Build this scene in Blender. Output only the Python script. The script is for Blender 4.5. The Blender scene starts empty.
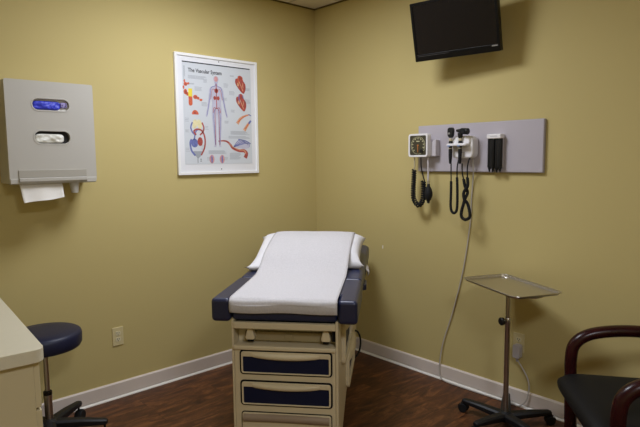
import bpy, bmesh, math, random
from mathutils import Vector, Matrix, Euler, noise

random.seed(7)
scene = bpy.context.scene
COL = scene.collection
R = math.radians
PI = math.pi

# ------------------------------------------------------------------ materials
def srgb(r, g, b):
    f = lambda c: (c / 255) / 12.92 if c / 255 <= .04045 else ((c / 255 + .055) / 1.055) ** 2.4
    return (f(r), f(g), f(b), 1)

def mat(name, col, rough=.5, metal=0, bump=0, bscale=200, var=0, vscale=6, spec=.5, coat=0, sheen=0, sss=0):
    m = bpy.data.materials.new(name)
    m.use_nodes = True
    nt = m.node_tree
    p = nt.nodes['Principled BSDF']
    p.inputs['Base Color'].default_value = col
    p.inputs['Roughness'].default_value = rough
    p.inputs['Metallic'].default_value = metal
    p.inputs['Specular IOR Level'].default_value = spec
    p.inputs['Coat Weight'].default_value = coat
    p.inputs['Coat Roughness'].default_value = .15
    p.inputs['Sheen Weight'].default_value = sheen
    tc = nt.nodes.new('ShaderNodeTexCoord')
    if bump:
        n = nt.nodes.new('ShaderNodeTexNoise')
        n.inputs['Scale'].default_value = bscale
        n.inputs['Detail'].default_value = 4
        nt.links.new(tc.outputs['Object'], n.inputs['Vector'])
        b = nt.nodes.new('ShaderNodeBump')
        b.inputs['Strength'].default_value = bump
        b.inputs['Distance'].default_value = .002
        nt.links.new(n.outputs['Fac'], b.inputs['Height'])
        nt.links.new(b.outputs['Normal'], p.inputs['Normal'])
    if var:
        n = nt.nodes.new('ShaderNodeTexNoise')
        n.inputs['Scale'].default_value = vscale
        n.inputs['Detail'].default_value = 5
        nt.links.new(tc.outputs['Object'], n.inputs['Vector'])
        r = nt.nodes.new('ShaderNodeValToRGB')
        r.color_ramp.elements[0].position = .3
        r.color_ramp.elements[1].position = .7
        r.color_ramp.elements[0].color = tuple(c * (1 - var) for c in col[:3]) + (1,)
        r.color_ramp.elements[1].color = tuple(min(1, c * (1 + var)) for c in col[:3]) + (1,)
        nt.links.new(n.outputs['Fac'], r.inputs['Fac'])
        nt.links.new(r.outputs['Color'], p.inputs['Base Color'])
    return m

def emit(name, col, strength):
    m = bpy.data.materials.new(name)
    m.use_nodes = True
    nt = m.node_tree
    nt.nodes.clear()
    e = nt.nodes.new('ShaderNodeEmission')
    e.inputs['Color'].default_value = col
    e.inputs['Strength'].default_value = strength
    o = nt.nodes.new('ShaderNodeOutputMaterial')
    nt.links.new(e.outputs[0], o.inputs[0])
    return m

def floor_material():
    m = bpy.data.materials.new('walnut_plank_floor')
    m.use_nodes = True
    nt = m.node_tree
    L = nt.links.new
    p = nt.nodes['Principled BSDF']
    tc = nt.nodes.new('ShaderNodeTexCoord')
    # planks: long along x, 13 cm wide
    br = nt.nodes.new('ShaderNodeTexBrick')
    br.offset = .37
    br.inputs['Scale'].default_value = 1
    br.inputs['Brick Width'].default_value = 1.2
    br.inputs['Row Height'].default_value = .127
    br.inputs['Mortar Size'].default_value = .0015
    br.inputs['Mortar Smooth'].default_value = .3
    br.inputs['Color1'].default_value = (0, 0, 0, 1)
    br.inputs['Color2'].default_value = (1, 1, 1, 1)
    br.inputs['Mortar'].default_value = (.5, .5, .5, 1)
    L(tc.outputs['Object'], br.inputs['Vector'])
    # stretched grain
    mp = nt.nodes.new('ShaderNodeMapping')
    mp.inputs['Scale'].default_value = (2.6, 9.5, 1)
    L(tc.outputs['Object'], mp.inputs['Vector'])
    va = nt.nodes.new('ShaderNodeVectorMath')
    va.operation = 'ADD'
    sc = nt.nodes.new('ShaderNodeVectorMath')
    sc.operation = 'SCALE'
    sc.inputs['Scale'].default_value = 9
    L(br.outputs['Color'], sc.inputs[0])
    L(mp.outputs[0], va.inputs[0])
    L(sc.outputs[0], va.inputs[1])
    n = nt.nodes.new('ShaderNodeTexNoise')
    n.inputs['Scale'].default_value = 1.6
    n.inputs['Detail'].default_value = 7
    n.inputs['Roughness'].default_value = .7
    n.inputs['Distortion'].default_value = .9
    L(va.outputs[0], n.inputs['Vector'])
    r = nt.nodes.new('ShaderNodeValToRGB')
    e = r.color_ramp.elements
    e[0].position = .30
    e[0].color = srgb(46, 28, 18)
    e[1].position = .74
    e[1].color = srgb(146, 94, 54)
    x = e.new(.52)
    x.color = srgb(92, 56, 32)
    L(n.outputs['Fac'], r.inputs['Fac'])
    mx = nt.nodes.new('ShaderNodeMix')
    mx.data_type = 'RGBA'
    mx.blend_type = 'MULTIPLY'
    mx.inputs['Factor'].default_value = .85
    L(r.outputs['Color'], mx.inputs[6])
    rm = nt.nodes.new('ShaderNodeValToRGB')
    rm.color_ramp.elements[0].position = 0
    rm.color_ramp.elements[0].color = (1, 1, 1, 1)
    rm.color_ramp.elements[1].position = 1
    rm.color_ramp.elements[1].color = (.35, .3, .28, 1)
    L(br.outputs['Fac'], rm.inputs['Fac'])
    L(rm.outputs['Color'], mx.inputs[7])
    L(mx.outputs[2], p.inputs['Base Color'])
    p.inputs['Roughness'].default_value = .48
    p.inputs['Specular IOR Level'].default_value = .35
    b = nt.nodes.new('ShaderNodeBump')
    b.inputs['Strength'].default_value = .25
    b.inputs['Distance'].default_value = .002
    L(n.outputs['Fac'], b.inputs['Height'])
    L(b.outputs['Normal'], p.inputs['Normal'])
    return m

def ceiling_material():
    m = bpy.data.materials.new('acoustic_tile')
    m.use_nodes = True
    nt = m.node_tree
    L = nt.links.new
    p = nt.nodes['Principled BSDF']
    tc = nt.nodes.new('ShaderNodeTexCoord')
    mp = nt.nodes.new('ShaderNodeMapping')
    mp.inputs['Location'].default_value = (.28, .3, 0)
    L(tc.outputs['Object'], mp.inputs['Vector'])
    br = nt.nodes.new('ShaderNodeTexBrick')
    br.offset = 0
    br.inputs['Scale'].default_value = 1
    br.inputs['Brick Width'].default_value = .61
    br.inputs['Row Height'].default_value = .61
    br.inputs['Mortar Size'].default_value = .011
    br.inputs['Color1'].default_value = srgb(226, 216, 196)
    br.inputs['Color2'].default_value = srgb(222, 212, 192)
    br.inputs['Mortar'].default_value = srgb(190, 182, 166)
    L(mp.outputs[0], br.inputs['Vector'])
    L(br.outputs['Color'], p.inputs['Base Color'])
    p.inputs['Roughness'].default_value = .95
    n = nt.nodes.new('ShaderNodeTexNoise')
    n.inputs['Scale'].default_value = 90
    L(tc.outputs['Object'], n.inputs['Vector'])
    b = nt.nodes.new('ShaderNodeBump')
    b.inputs['Strength'].default_value = .5
    b.inputs['Distance'].default_value = .004
    L(n.outputs['Fac'], b.inputs['Height'])
    L(b.outputs['Normal'], p.inputs['Normal'])
    return m

M = dict(
    wall=mat('yellow_wall_paint', srgb(198, 181, 123), .75, bump=.12, bscale=140, spec=.25),
    floor=floor_material(),
    ceil=ceiling_material(),
    ceiling_shade=mat('painted_ceiling_shade', srgb(92, 76, 36), .8),
    base=mat('taupe_baseboard_vinyl', srgb(222, 210, 200), .5, var=.05, vscale=3),
    white_trim=mat('white_trim_paint', srgb(250, 247, 240), .4),
    navy=mat('navy_vinyl', srgb(31, 37, 68), .36, bump=.08, bscale=420, spec=.6),
    navy_seat=mat('navy_stool_vinyl', srgb(29, 33, 60), .45, bump=.08, bscale=420, spec=.4),
    navy_panel=mat('navy_panel_laminate', srgb(12, 20, 52), .55, bump=.1, bscale=350, spec=.3),
    cream=mat('cream_enamel', srgb(212, 198, 166), .42, spec=.4, var=.02),
    cream_dark=mat('tan_plastic', srgb(150, 134, 98), .6),
    taupe=mat('taupe_plastic', srgb(150, 132, 112), .5),
    gap=mat('black_gasket', srgb(14, 14, 18), .8, spec=.2),
    paper=mat('crepe_paper', srgb(203, 200, 203), .9, bump=.6, bscale=160, spec=.1, var=.05, vscale=110),
    pillow=mat('white_pillowcase', srgb(224, 222, 226), .9, bump=.2, bscale=120, spec=.1),
    towel=mat('paper_towel', srgb(232, 228, 222), .95, bump=.4, bscale=200, spec=.1),
    disp=mat('grey_white_plastic', srgb(188, 184, 176), .42, spec=.35),
    disp_flap=mat('grey_plastic_flap', srgb(172, 167, 157), .45),
    disp_in=mat('shadowed_inner_plastic', srgb(150, 146, 140), .6),
    blue=mat('blue_nitrile', srgb(52, 62, 196), .45, bump=.2, bscale=80),
    glove=mat('white_latex', srgb(226, 224, 214), .5),
    black_box=mat('black_card', srgb(30, 26, 26), .7),
    frame_white=mat('white_frame_lacquer', srgb(240, 239, 238), .3, spec=.4),
    mount_white=mat('white_mount_card', srgb(230, 230, 234), .45),
    sheet=mat('pale_grey_print', srgb(208, 212, 218), .45, var=.015),
    ink=mat('black_ink', srgb(40, 40, 46), .6),
    ink_grey=mat('grey_ink', srgb(160, 164, 172), .6),
    p_red=mat('print_red', srgb(170, 76, 68), .6, var=.4, vscale=60),
    p_orange=mat('print_orange', srgb(206, 98, 66), .6, var=.2, vscale=60),
    p_yellow=mat('print_yellow', srgb(236, 214, 70), .6),
    p_blue=mat('print_blue', srgb(106, 114, 172), .6, var=.25, vscale=60),
    p_body=mat('print_body', srgb(188, 186, 204), .6, var=.06, vscale=40),
    p_pink=mat('print_pink', srgb(206, 150, 150), .6, var=.15, vscale=60),
    p_skin=mat('print_flesh', srgb(214, 160, 124), .6, var=.25, vscale=70),
    p_cream=mat('print_cream', srgb(226, 216, 170), .6, var=.1, vscale=70),
    black=mat('black_plastic', srgb(18, 18, 20), .45, spec=.4),
    black_soft=mat('black_rubber', srgb(22, 22, 24), .7, spec=.3),
    screen=mat('dark_screen_glass', srgb(24, 20, 20), .22, spec=.35),
    tvblack=mat('gloss_black_bezel', srgb(13, 11, 11), .3, spec=.25),
    tvtext=mat('dim_grey_print', srgb(64, 60, 58), .5),
    badge=mat('silver_badge', srgb(170, 168, 165), .35, metal=.4),
    board=mat('lavender_grey_laminate', srgb(184, 177, 184), .5, spec=.35, var=.015),
    board_edge=mat('grey_edge_band', srgb(160, 154, 160), .5),
    med_white=mat('medical_white_plastic', srgb(232, 229, 230), .35),
    med_grey=mat('medical_grey_plastic', srgb(196, 190, 194), .4),
    dial=mat('dial_black_glare', srgb(62, 58, 44), .3),  # black dial, lightened to paint in the beige reflection of its glass
    dialmark=mat('dial_cream_print', srgb(206, 200, 160), .5),
    needle=mat('needle_orange', srgb(190, 120, 60), .5),
    bluegrey=mat('bluish_clip_plastic', srgb(140, 160, 200), .4),
    beige_ring=mat('beige_ring', srgb(184, 172, 140), .4),
    steel=mat('brushed_stainless', srgb(206, 202, 196), .34, metal=1, bump=.03, bscale=600),
    chrome=mat('chrome', srgb(196, 190, 182), .32, metal=1),
    ivory=mat('ivory_plate', srgb(214, 200, 152), .4),
    ivory_white=mat('ivory_receptacle', srgb(222, 212, 176), .4),
    cable=mat('grey_white_cable', srgb(190, 184, 176), .5),
    adapter=mat('grey_adapter', srgb(186, 180, 182), .45),
    counter=mat('almond_laminate', srgb(216, 209, 186), .4, var=.012, vscale=30, spec=.4),
    counter_edge=mat('almond_edge', srgb(206, 198, 170), .4, spec=.4),
    cabinet=mat('almond_cabinet', srgb(206, 193, 156), .5),
    wood=mat('mahogany', srgb(44, 11, 14), .27, var=.25, vscale=14, spec=.3, coat=0),
    chair_vinyl=mat('charcoal_upholstery', srgb(17, 17, 20), .6, bump=.15, bscale=400, spec=.22),
    blackbase=mat('black_nylon_base', srgb(20, 20, 24), .5, spec=.4),
)
LIGHT_COL = (.95, 1.0, 1.10)

# ------------------------------------------------------------------ helpers
def obj(name, bm, m, parent=None, bevel=0, bseg=3, sub=0, smooth=True, angle=40):
    bmesh.ops.recalc_face_normals(bm, faces=bm.faces)
    me = bpy.data.meshes.new(name)
    bm.to_mesh(me)
    bm.free()
    o = bpy.data.objects.new(name, me)
    COL.objects.link(o)
    me.materials.append(m)
    if smooth:
        for f in me.polygons:
            f.use_smooth = True
        try:
            me.set_sharp_from_angle(angle=R(angle))
        except Exception:
            pass
    if bevel:
        b = o.modifiers.new('bevel', 'BEVEL')
        b.width = bevel
        b.segments = bseg
        b.limit_method = 'ANGLE'
        b.angle_limit = R(35)
        b.harden_normals = True
    if sub:
        s = o.modifiers.new('sub', 'SUBSURF')
        s.levels = sub
        s.render_levels = sub
    if parent:
        o.parent = parent
    return o

def tag(o, label=None, cat=None, group=None, kind=None):
    if label:
        o['label'] = label
    if cat:
        o['category'] = cat
    if group:
        o['group'] = group
    if kind:
        o['kind'] = kind
    return o

def thing(name, label, cat, loc=(0, 0, 0), rotz=0, group=None):
    o = bpy.data.objects.new(name, None)
    COL.objects.link(o)
    o.empty_display_size = .05
    o.location = loc
    o.rotation_euler = (0, 0, rotz)
    return tag(o, label, cat, group)

def B(*boxes):
    """a mesh of axis-aligned boxes (x0,x1,y0,y1,z0,z1)"""
    bm = bmesh.new()
    for b in boxes:
        box(bm, *b)
    return bm

def box(bm, x0, x1, y0, y1, z0, z1):
    v = [bm.verts.new((x, y, z)) for x in (x0, x1) for y in (y0, y1) for z in (z0, z1)]
    for f in ((0, 1, 3, 2), (4, 6, 7, 5), (0, 4, 5, 1), (2, 3, 7, 6), (0, 2, 6, 4), (1, 5, 7, 3)):
        bm.faces.new([v[i] for i in f])

MAPS = dict(xy=lambda a, b, c: (a, b, c), xz=lambda a, b, c: (a, c, b), yz=lambda a, b, c: (c, a, b))

def prism(bm, pts, c0, c1, plane='xy'):
    f = MAPS[plane]
    lo = [bm.verts.new(f(a, b, c0)) for a, b in pts]
    hi = [bm.verts.new(f(a, b, c1)) for a, b in pts]
    bm.faces.new(lo[::-1])
    bm.faces.new(hi)
    n = len(pts)
    for i in range(n):
        bm.faces.new((lo[i], lo[(i + 1) % n], hi[(i + 1) % n], hi[i]))
    return bm

def P(pts, c0, c1, plane='xy'):
    return prism(bmesh.new(), pts, c0, c1, plane)

def ring(bm, outer, inner, c0, c1, plane='xy'):
    f = MAPS[plane]
    n = len(outer)
    lay = [[bm.verts.new(f(a, b, c)) for a, b in loop] for loop in (outer, inner) for c in (c0, c1)]
    o0, o1, i0, i1 = lay
    for k in range(n):
        j = (k + 1) % n
        bm.faces.new((o0[k], o0[j], o1[j], o1[k]))
        bm.faces.new((i0[j], i0[k], i1[k], i1[j]))
        bm.faces.new((o1[k], o1[j], i1[j], i1[k]))
        bm.faces.new((o0[j], o0[k], i0[k], i0[j]))
    return bm

def rrect(x0, x1, y0, y1, r, n=6):
    out = []
    for cx, cy, a in ((x1 - r, y1 - r, 0), (x0 + r, y1 - r, 90), (x0 + r, y0 + r, 180), (x1 - r, y0 + r, 270)):
        for i in range(n + 1):
            t = R(a + 90 * i / n)
            out.append((cx + r * math.cos(t), cy + r * math.sin(t)))
    return out

def ellipse(cx, cy, rx, ry, n=24, rot=0):
    c, s = math.cos(rot), math.sin(rot)
    return [(cx + rx * math.cos(2 * PI * i / n) * c - ry * math.sin(2 * PI * i / n) * s,
             cy + rx * math.cos(2 * PI * i / n) * s + ry * math.sin(2 * PI * i / n) * c) for i in range(n)]

def catmull(pts, n=8, closed=False):
    pts = [Vector(p) for p in pts]
    out = []
    N = len(pts)
    for i in range(N if closed else N - 1):
        g = lambda k: pts[k % N] if closed else pts[min(max(k, 0), N - 1)]
        p0, p1, p2, p3 = g(i - 1), g(i), g(i + 1), g(i + 2)
        for k in range(n):
            t = k / n
            out.append(.5 * ((2 * p1) + (p2 - p0) * t + (2 * p0 - 5 * p1 + 4 * p2 - p3) * t * t + (3 * p1 - p0 - 3 * p2 + p3) * t ** 3))
    if not closed:
        out.append(pts[-1])
    return out

def frames(pts, closed=False):
    N = len(pts)
    T = []
    for i in range(N):
        if closed:
            d = pts[(i + 1) % N] - pts[i - 1]
        else:
            d = pts[min(i + 1, N - 1)] - pts[max(i - 1, 0)]
        T.append(d.normalized() if d.length > 1e-9 else Vector((0, 0, 1)))
    ref = Vector((0, 0, 1)) if abs(T[0].z) < .9 else Vector((1, 0, 0))
    u = T[0].cross(ref).normalized()
    out = []
    for i in range(N):
        if i:
            u = (u - T[i] * u.dot(T[i]))
            u.normalize()
        out.append((u.copy(), T[i].cross(u)))
    return out

def tube(bm, pts, r, n=10, closed=False, flat=None):
    """flat=(a,b): elliptical section of half-widths a (along u) and b"""
    pts = [Vector(p) for p in pts]
    fr = frames(pts, closed)
    rings = []
    for i, p in enumerate(pts):
        ri = r[i] if isinstance(r, (list, tuple)) else r
        a, b = (ri, ri) if not flat else (flat[0], flat[1])
        u, v = fr[i]
        rings.append([bm.verts.new(p + u * a * math.cos(2 * PI * k / n) + v * b * math.sin(2 * PI * k / n)) for k in range(n)])
    N = len(pts)
    for i in range(N if closed else N - 1):
        A, Bq = rings[i], rings[(i + 1) % N]
        for k in range(n):
            bm.faces.new((A[k], A[(k + 1) % n], Bq[(k + 1) % n], Bq[k]))
    if not closed:
        bm.faces.new(rings[0][::-1])
        bm.faces.new(rings[-1])
    return bm

def T(pts, r, n=10, closed=False, flat=None):
    return tube(bmesh.new(), pts, r, n, closed, flat)

def lathe(bm, prof, n=24, origin=(0, 0, 0), axis='z'):
    ox, oy, oz = origin
    rings = []
    for r, h in prof:
        row = []
        for k in range(n):
            a = 2 * PI * k / n
            c, s = r * math.cos(a), r * math.sin(a)
            q = {'z': (c, s, h), 'y': (c, h, s), 'x': (h, c, s)}[axis]
            row.append(bm.verts.new((ox + q[0], oy + q[1], oz + q[2])))
        rings.append(row)
    for i in range(len(rings) - 1):
        for k in range(n):
            bm.faces.new((rings[i][k], rings[i][(k + 1) % n], rings[i + 1][(k + 1) % n], rings[i + 1][k]))
    bm.faces.new(rings[0][::-1])
    bm.faces.new(rings[-1])
    return bm

def LA(prof, n=24, origin=(0, 0, 0), axis='z'):
    return lathe(bmesh.new(), prof, n, origin, axis)

def grid(bm, nu, nv, fn, close_u=False):
    V = [[bm.verts.new(fn(i / (nu if close_u else nu - 1), j / (nv - 1))) for j in range(nv)] for i in range(nu)]
    for i in range(nu if close_u else nu - 1):
        for j in range(nv - 1):
            bm.faces.new((V[i][j], V[(i + 1) % nu][j], V[(i + 1) % nu][j + 1], V[i][j + 1]))
    return V

def struct(name, bm, m, **k):
    o = obj(name, bm, m, **k)
    return tag(o, kind='structure')

def interp(tab, x):
    for (a, b), (c, d) in zip(tab, tab[1:]):
        if x <= c:
            t = max(0, (x - a) / (c - a))
            return b + (d - b) * t
    return tab[-1][1]

# ------------------------------------------------------------------ the room
H = 2.69
XL, YF = -3.95, -4.9
struct('floor', B((XL - .1, .1, YF - .1, .1, -.08, 0)), M['floor'], smooth=False)
struct('ceiling', B((XL - .1, .1, YF - .1, .1, H, H + .08)), M['ceil'], smooth=False)
struct('wall_left', B((XL - .1, 0, 0, .1, 0, H)), M['wall'], smooth=False)
struct('wall_right', B((0, .1, YF, .1, 0, H)), M['wall'], smooth=False)
struct('wall_back', B((XL - .1, .1, YF - .1, YF, 0, H)), M['wall'], smooth=False)
struct('wall_side', B((XL - .1, XL, YF, 0, 0, H)), M['wall'], smooth=False)
BH = .1016
prof = [(0, .016), (.012, .016), (.012, BH - .008), (.006, BH), (0, BH)]
struct('baseboard_left', P([(-a, b) for a, b in prof], XL, 0, 'yz'), M['base'], smooth=False)
struct('baseboard_right', P([(-a, b) for a, b in prof], YF, -.012, 'xz'), M['base'], smooth=False)
q = [(0, 0), (.022, 0), (.022, .005), (.020, .009), (.017, .011), (0, .011)]
struct('trim_1', P([(-a, b) for a, b in q], XL, 0, 'yz'), M['white_trim'], angle=50)
struct('trim_2', P([(-a, b) for a, b in q], YF, -.02, 'xz'), M['white_trim'], angle=50)

struct('ceiling_shade_left', B((XL, 0, -.010, 0, H - .009, H)), M['ceiling_shade'], smooth=False)  # dark strips painting the shadow line where ceiling meets walls
struct('ceiling_shade_right', B((-.010, 0, YF, -.010, H - .009, H)), M['ceiling_shade'], smooth=False)

# ceiling troffers (the lamps of the room)
def troffer(x, y, w, d, watts, label):
    t = thing('ceiling_light', label, 'light', (x, y, H), 0, 'ceiling troffers')
    bm = bmesh.new()
    ring(bm, rrect(-w / 2 - .025, w / 2 + .025, -d / 2 - .025, d / 2 + .025, .004, 2), rrect(-w / 2, w / 2, -d / 2, d / 2, .002, 2), -.012, 0, 'xy')
    obj('frame', bm, M['white_trim'], t)
    obj('diffuser', B((-w / 2, w / 2, -d / 2, d / 2, -.006, -.001)), M_DIFF, t, smooth=False)
    l = bpy.data.lights.new('troffer_lamp', 'AREA')
    l.shape = 'RECTANGLE'
    l.size, l.size_y = w, d
    l.energy = watts
    l.color = LIGHT_COL
    lo = bpy.data.objects.new('troffer_lamp', l)
    COL.objects.link(lo)
    lo.parent = t
    lo.location = (0, 0, -.014)
M_DIFF = emit('lit_diffuser', LIGHT_COL + (1,), 3)
troffer(-1.36, -1.08, .62, .62, 28.5, 'lit white ceiling light panel nearest the corner')
troffer(-2.6, -4.0, .58, .58, 36, 'lit white ceiling light panel near the back of the room')

# ------------------------------------------------------------------ exam table
TH = R(40)
TO = Vector((-1.444, -1.353, 0))
def on_table(x, y, z):
    c, s = math.cos(TH), math.sin(TH)
    return (TO.x + x * c - y * s, TO.y + x * s + y * c, z)
et = thing('exam_table', 'cream exam table with navy blue cushion and drawers in its front', 'exam table', tuple(TO), TH)
ZT = .836
# body: side cheeks and notched middle
side = [(0, .05), (.06, .05), (.45, .2), (1.30, .2), (1.36, .26), (1.36, .733), (0, .733)]
mid = [(0, .05), (.06, .05), (.45, .2), (1.30, .2), (1.36, .26), (1.36, .733), (.47, .733), (.47, .672), (.075, .672), (.075, .614), (.07, .606), (0, .606)]
bm = bmesh.new()
prism(bm, mid, -.246, .246, 'xz')
prism(bm, side, -.260, -.2465, 'xz')
prism(bm, side, .2465, .258, 'xz')
obj('body', bm, M['cream'], et, bevel=.004)
obj('pedestal', B((.10, 1.22, -.14, .14, 0, .22)), M['taupe'], et, bevel=.01)
# lip along the top of the base front
obj('base_lip', B((-.012, .03, -.249, .249, .586, .608)), M['cream'], et, bevel=.007)
# seat cushion: U-shaped round the foot pad
pts = [(-.004, -.352), (.472, -.350), (.472, .350), (-.004, .357), (-.004, .262), (.11, .262), (.11, -.258), (-.004, -.258)]
obj('seat_cushion', P(pts, .720, ZT, 'xy'), M['navy'], et, bevel=.020, bseg=5)
obj('foot_pad', B((.010, .108, -.255, .259, .724, ZT - .002)), M['navy'], et, bevel=.02, bseg=5)
# back cushion, a hair raised towards the head
b0, ang = .476, R(1.7)
LB = 1.03
def bp(s, dz):
    return (b0 + s * math.cos(ang), ZT + s * math.sin(ang) + dz)
rc = .075
arc = lambda cy, a0: [(b0 + LB - rc + rc * math.cos(R(a)), cy + rc * math.sin(R(a))) for a in range(a0, a0 + 91, 10)]
bm = P([(b0, -.348)] + arc(-.348 + rc, -90) + arc(.348 - rc, 0) + [(b0, .348)], ZT - .10, ZT, 'xy')
bmesh.ops.rotate(bm, verts=bm.verts, cent=(b0, 0, ZT), matrix=Matrix.Rotation(-ang, 3, 'Y'))
obj('back_cushion', bm, M['navy'], et, bevel=.024, bseg=5)
# retracted leg extension trim strip
obj('extension_trim', B((-.006, .02, -.247, .247, .690, .722)), M['cream'], et, bevel=.004)
obj('extension_tray', B((.02, .46, -.24, .24, .705, .722)), M['gap'], et)
obj('slot_shade_lining', B((.077, .46, -.244, .244, .6725, .6755), (.455, .465, -.244, .244, .6755, .70)), M['gap'], et, smooth=False)  # black lining added to paint the deep shade inside the slot
# stirrup box at the back of the slot and two stirrup brackets
obj('stirrup_tray', P([(.05, .616), (.073, .616), (.073, .660), (.056, .660)], -.222, .205, 'xz'), M['cream_dark'], et, bevel=.004)
obj('tray_latch', P(rrect(-.035, .005, .622, .652, .004, 3), .046, .052, 'yz'), M['cream_dark'], et, bevel=.001)
for yc in (.172, -.198):
    o = obj('stirrup_bracket', P([(yc - .012, .684), (yc + .012, .684), (yc + .024, .640), (yc + .02, .628), (yc - .02, .628), (yc - .024, .640)], .018, .06, 'yz'), M['cream'], et, bevel=.006)
    obj('bracket_wheel', LA([(.004, -.016), (.011, -.014), (.011, .014), (.004, .016)], 14, (.036, yc, .626), 'y'), M['gap'], o)
obj('slot_stop', B((.03, .06, -.246, -.228, .628, .69)), M['gap'], et)
# drawers
def drawer(z0, z1, y0=-.229, y1=.216):
    bm = bmesh.new()
    ring(bm, rrect(y0 + .005, y1 - .005, z0 + .004, z1 - .005, .012, 5), rrect(y0 + .014, y1 - .014, z0 + .011, z1 - .030, .005, 5), -.010, .004, 'yz')
    d = obj('drawer', bm, M['cream'], et, bevel=.003)
    obj('gasket', P(rrect(y0 - .003, y1 + .003, z0 - .003, z1 + .003, .018, 5), -.003, .003, 'yz'), M['gap'], d)
    obj('panel', P(rrect(y0 + .012, y1 - .012, z0 + .009, z1 - .028, .005, 3), -.006, .002, 'yz'), M['navy_panel'], d)
    yc, hw = (y0 + y1) / 2, .165
    bm = bmesh.new()
    def fn(u, v):
        a = 2 * u - 1
        w = (1 - a * a) ** .8 if abs(a) < 1 else 0
        zt = z1 - .010
        zb = z1 - .030 - .013 * w
        th = PI * v
        zc, hz = (zt + zb) / 2, (zt - zb) / 2
        return (-.008 - (.003 + .017 * w) * math.sin(th), yc + a * hw, zc + hz * math.cos(th))
    grid(bm, 25, 11, fn)
    obj('handle', bm, M['cream'], d)
    return d
drawer(.467, .584)
drawer(.311, .433)
# pull-out step below the drawers
bm = P(rrect(-.229, .216, .055, .278, .014, 5), -.003, .003, 'yz')
st = obj('step', P(rrect(-.225, .212, .06, .274, .012, 5), -.012, .003, 'yz'), M['cream'], et, bevel=.004)
obj('gasket', bm, M['gap'], st)
bm = bmesh.new()
def stepfn(u, v):
    a = 2 * u - 1
    th = PI * v
    return (-.010 - .018 * math.sin(th), -.0065 + a * .21, .252 + .02 * math.cos(th) - .003 * a * a)
grid(bm, 15, 9, stepfn)
obj('step_tread', bm, M['taupe'], st)
# side drawers on the right flank
for z0, z1, x0, x1 in ((.46, .69, .16, .62), (.46, .69, .70, 1.18), (.235, .44, .40, .86)):
    bm = bmesh.new()
    ring(bm, rrect(x0, x1, z0, z1, .03, 5), rrect(x0 + .03, x1 - .03, z0 + .03, z1 - .055, .015, 5), -.282, -.258, 'xz')
    s = obj('side_drawer', bm, M['cream'], et, bevel=.006)
    obj('panel', P(rrect(x0 + .028, x1 - .028, z0 + .028, z1 - .05, .01, 3), -.268, -.258, 'xz'), M['navy_panel'], s)
    bm = bmesh.new()
    def hfn(u, v, x0=x0, x1=x1, z1=z1):
        a = 2 * u - 1
        w = (1 - a * a) ** .7 if abs(a) < 1 else 0
        th = PI * v
        return ((x0 + x1) / 2 + a * (x1 - x0) * .42, -.280 - .022 * w * math.sin(th), z1 - .04 + (.018 + .02 * w) * math.cos(th))
    grid(bm, 17, 9, hfn)
    obj('handle', bm, M['cream'], s)
# navy corner of the side bolster and the paper roll end under the head
obj('side_bracket', P([(.62, -.366), (.74, -.362), (.76, -.345), (.60, -.345)], .738, .772, 'xy'), M['navy'], et, bevel=.006)
bm = bmesh.new()
grid(bm, 7, 7, lambda u, v: (.90 + .11 * u, -.340 - .028 * math.sin(PI * v * .8) - .004 * math.sin(6 * u), .812 - .055 * v + .01 * u))
o = obj('paper_tail', bm, M['paper'], et)
o.modifiers.new('thick', 'SOLIDIFY').thickness = .002
obj('power_cord', T(catmull([(.82, -.25, .42), (.88, -.288, .41), (.93, -.308, .36), (.94, -.312, .30), (.91, -.298, .25), (.86, -.258, .22)], 8), .006, 8), M['black_soft'], et)

# pillow -----------------------------------------------------------------
pw = thing('pillow', 'white paper covered pillow lying on the head of the exam table', 'pillow', on_table(0, 0, 0), TH)
def tab_top(x):
    return ZT + max(0, x - b0) * math.tan(ang)
def sstep(t):
    t = min(1, max(0, t))
    return t * t * (3 - 2 * t)
PT = [(.55, .868), (.62, .895), (.7, .926), (.8, .967), (.9, .995), (1.0, 1.012), (1.08, 1.010), (1.16, .985), (1.24, .93)]
def pil(u, v, top):
    a = 2 * u - 1                       # -1 right, +1 left
    e = max(0, 1 - abs(a) ** 9)
    xf = .585 + (.10 * sstep(-a) if a < 0 else 0) + .035 * (1 - a * a)
    xb = 1.06 + .13 * (1 - a ** 4)
    x = xf + (xb - xf) * v
    y = a * .318
    # pinched corner tips
    tip = max(0, abs(a) - .8) / .2
    cr = abs(2 * v - 1) ** 4
    y += (1 if a > 0 else -1) * .034 * tip ** 1.5 * cr
    x += (.5 - v) * -2 * -.0 
    zs = .866 + .112 * sstep(v * 1.02) * (1 - .30 * (1 - abs(a) ** 2) * v ** 6)
    zs = max(zs, tab_top(x) + .012)
    wr = .003 * noise.noise(Vector((a * 3, v * 4, 2.3))) * e ** .3 + .0015 * noise.noise(Vector((a * 11, v * 5, 7)))
    env = math.sin(PI * min(1, max(0, v))) ** .55
    if top:
        zc = interp(PT, x)
        z = zs + max(0, (zc - zs)) * e ** .38 * min(1, env * 1.6) + wr * env
        # dent beside the paper where the case flares out
        return (x, y, max(z, zs + .001) if 0 < v < 1 and 0 < u < 1 else zs)
    z = zs - (.20 * e ** .5 + .012 * e ** .25) * env
    return (x, y, min(zs, max(z, tab_top(x) + .003)))
bm = bmesh.new()
grid(bm, 41, 29, lambda u, v: pil(u, v, True))
grid(bm, 41, 29, lambda u, v: pil(u, v, False))
bmesh.ops.remove_doubles(bm, verts=bm.verts, dist=.0008)
obj('cushion', bm, M['pillow'], pw, angle=180)

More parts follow.
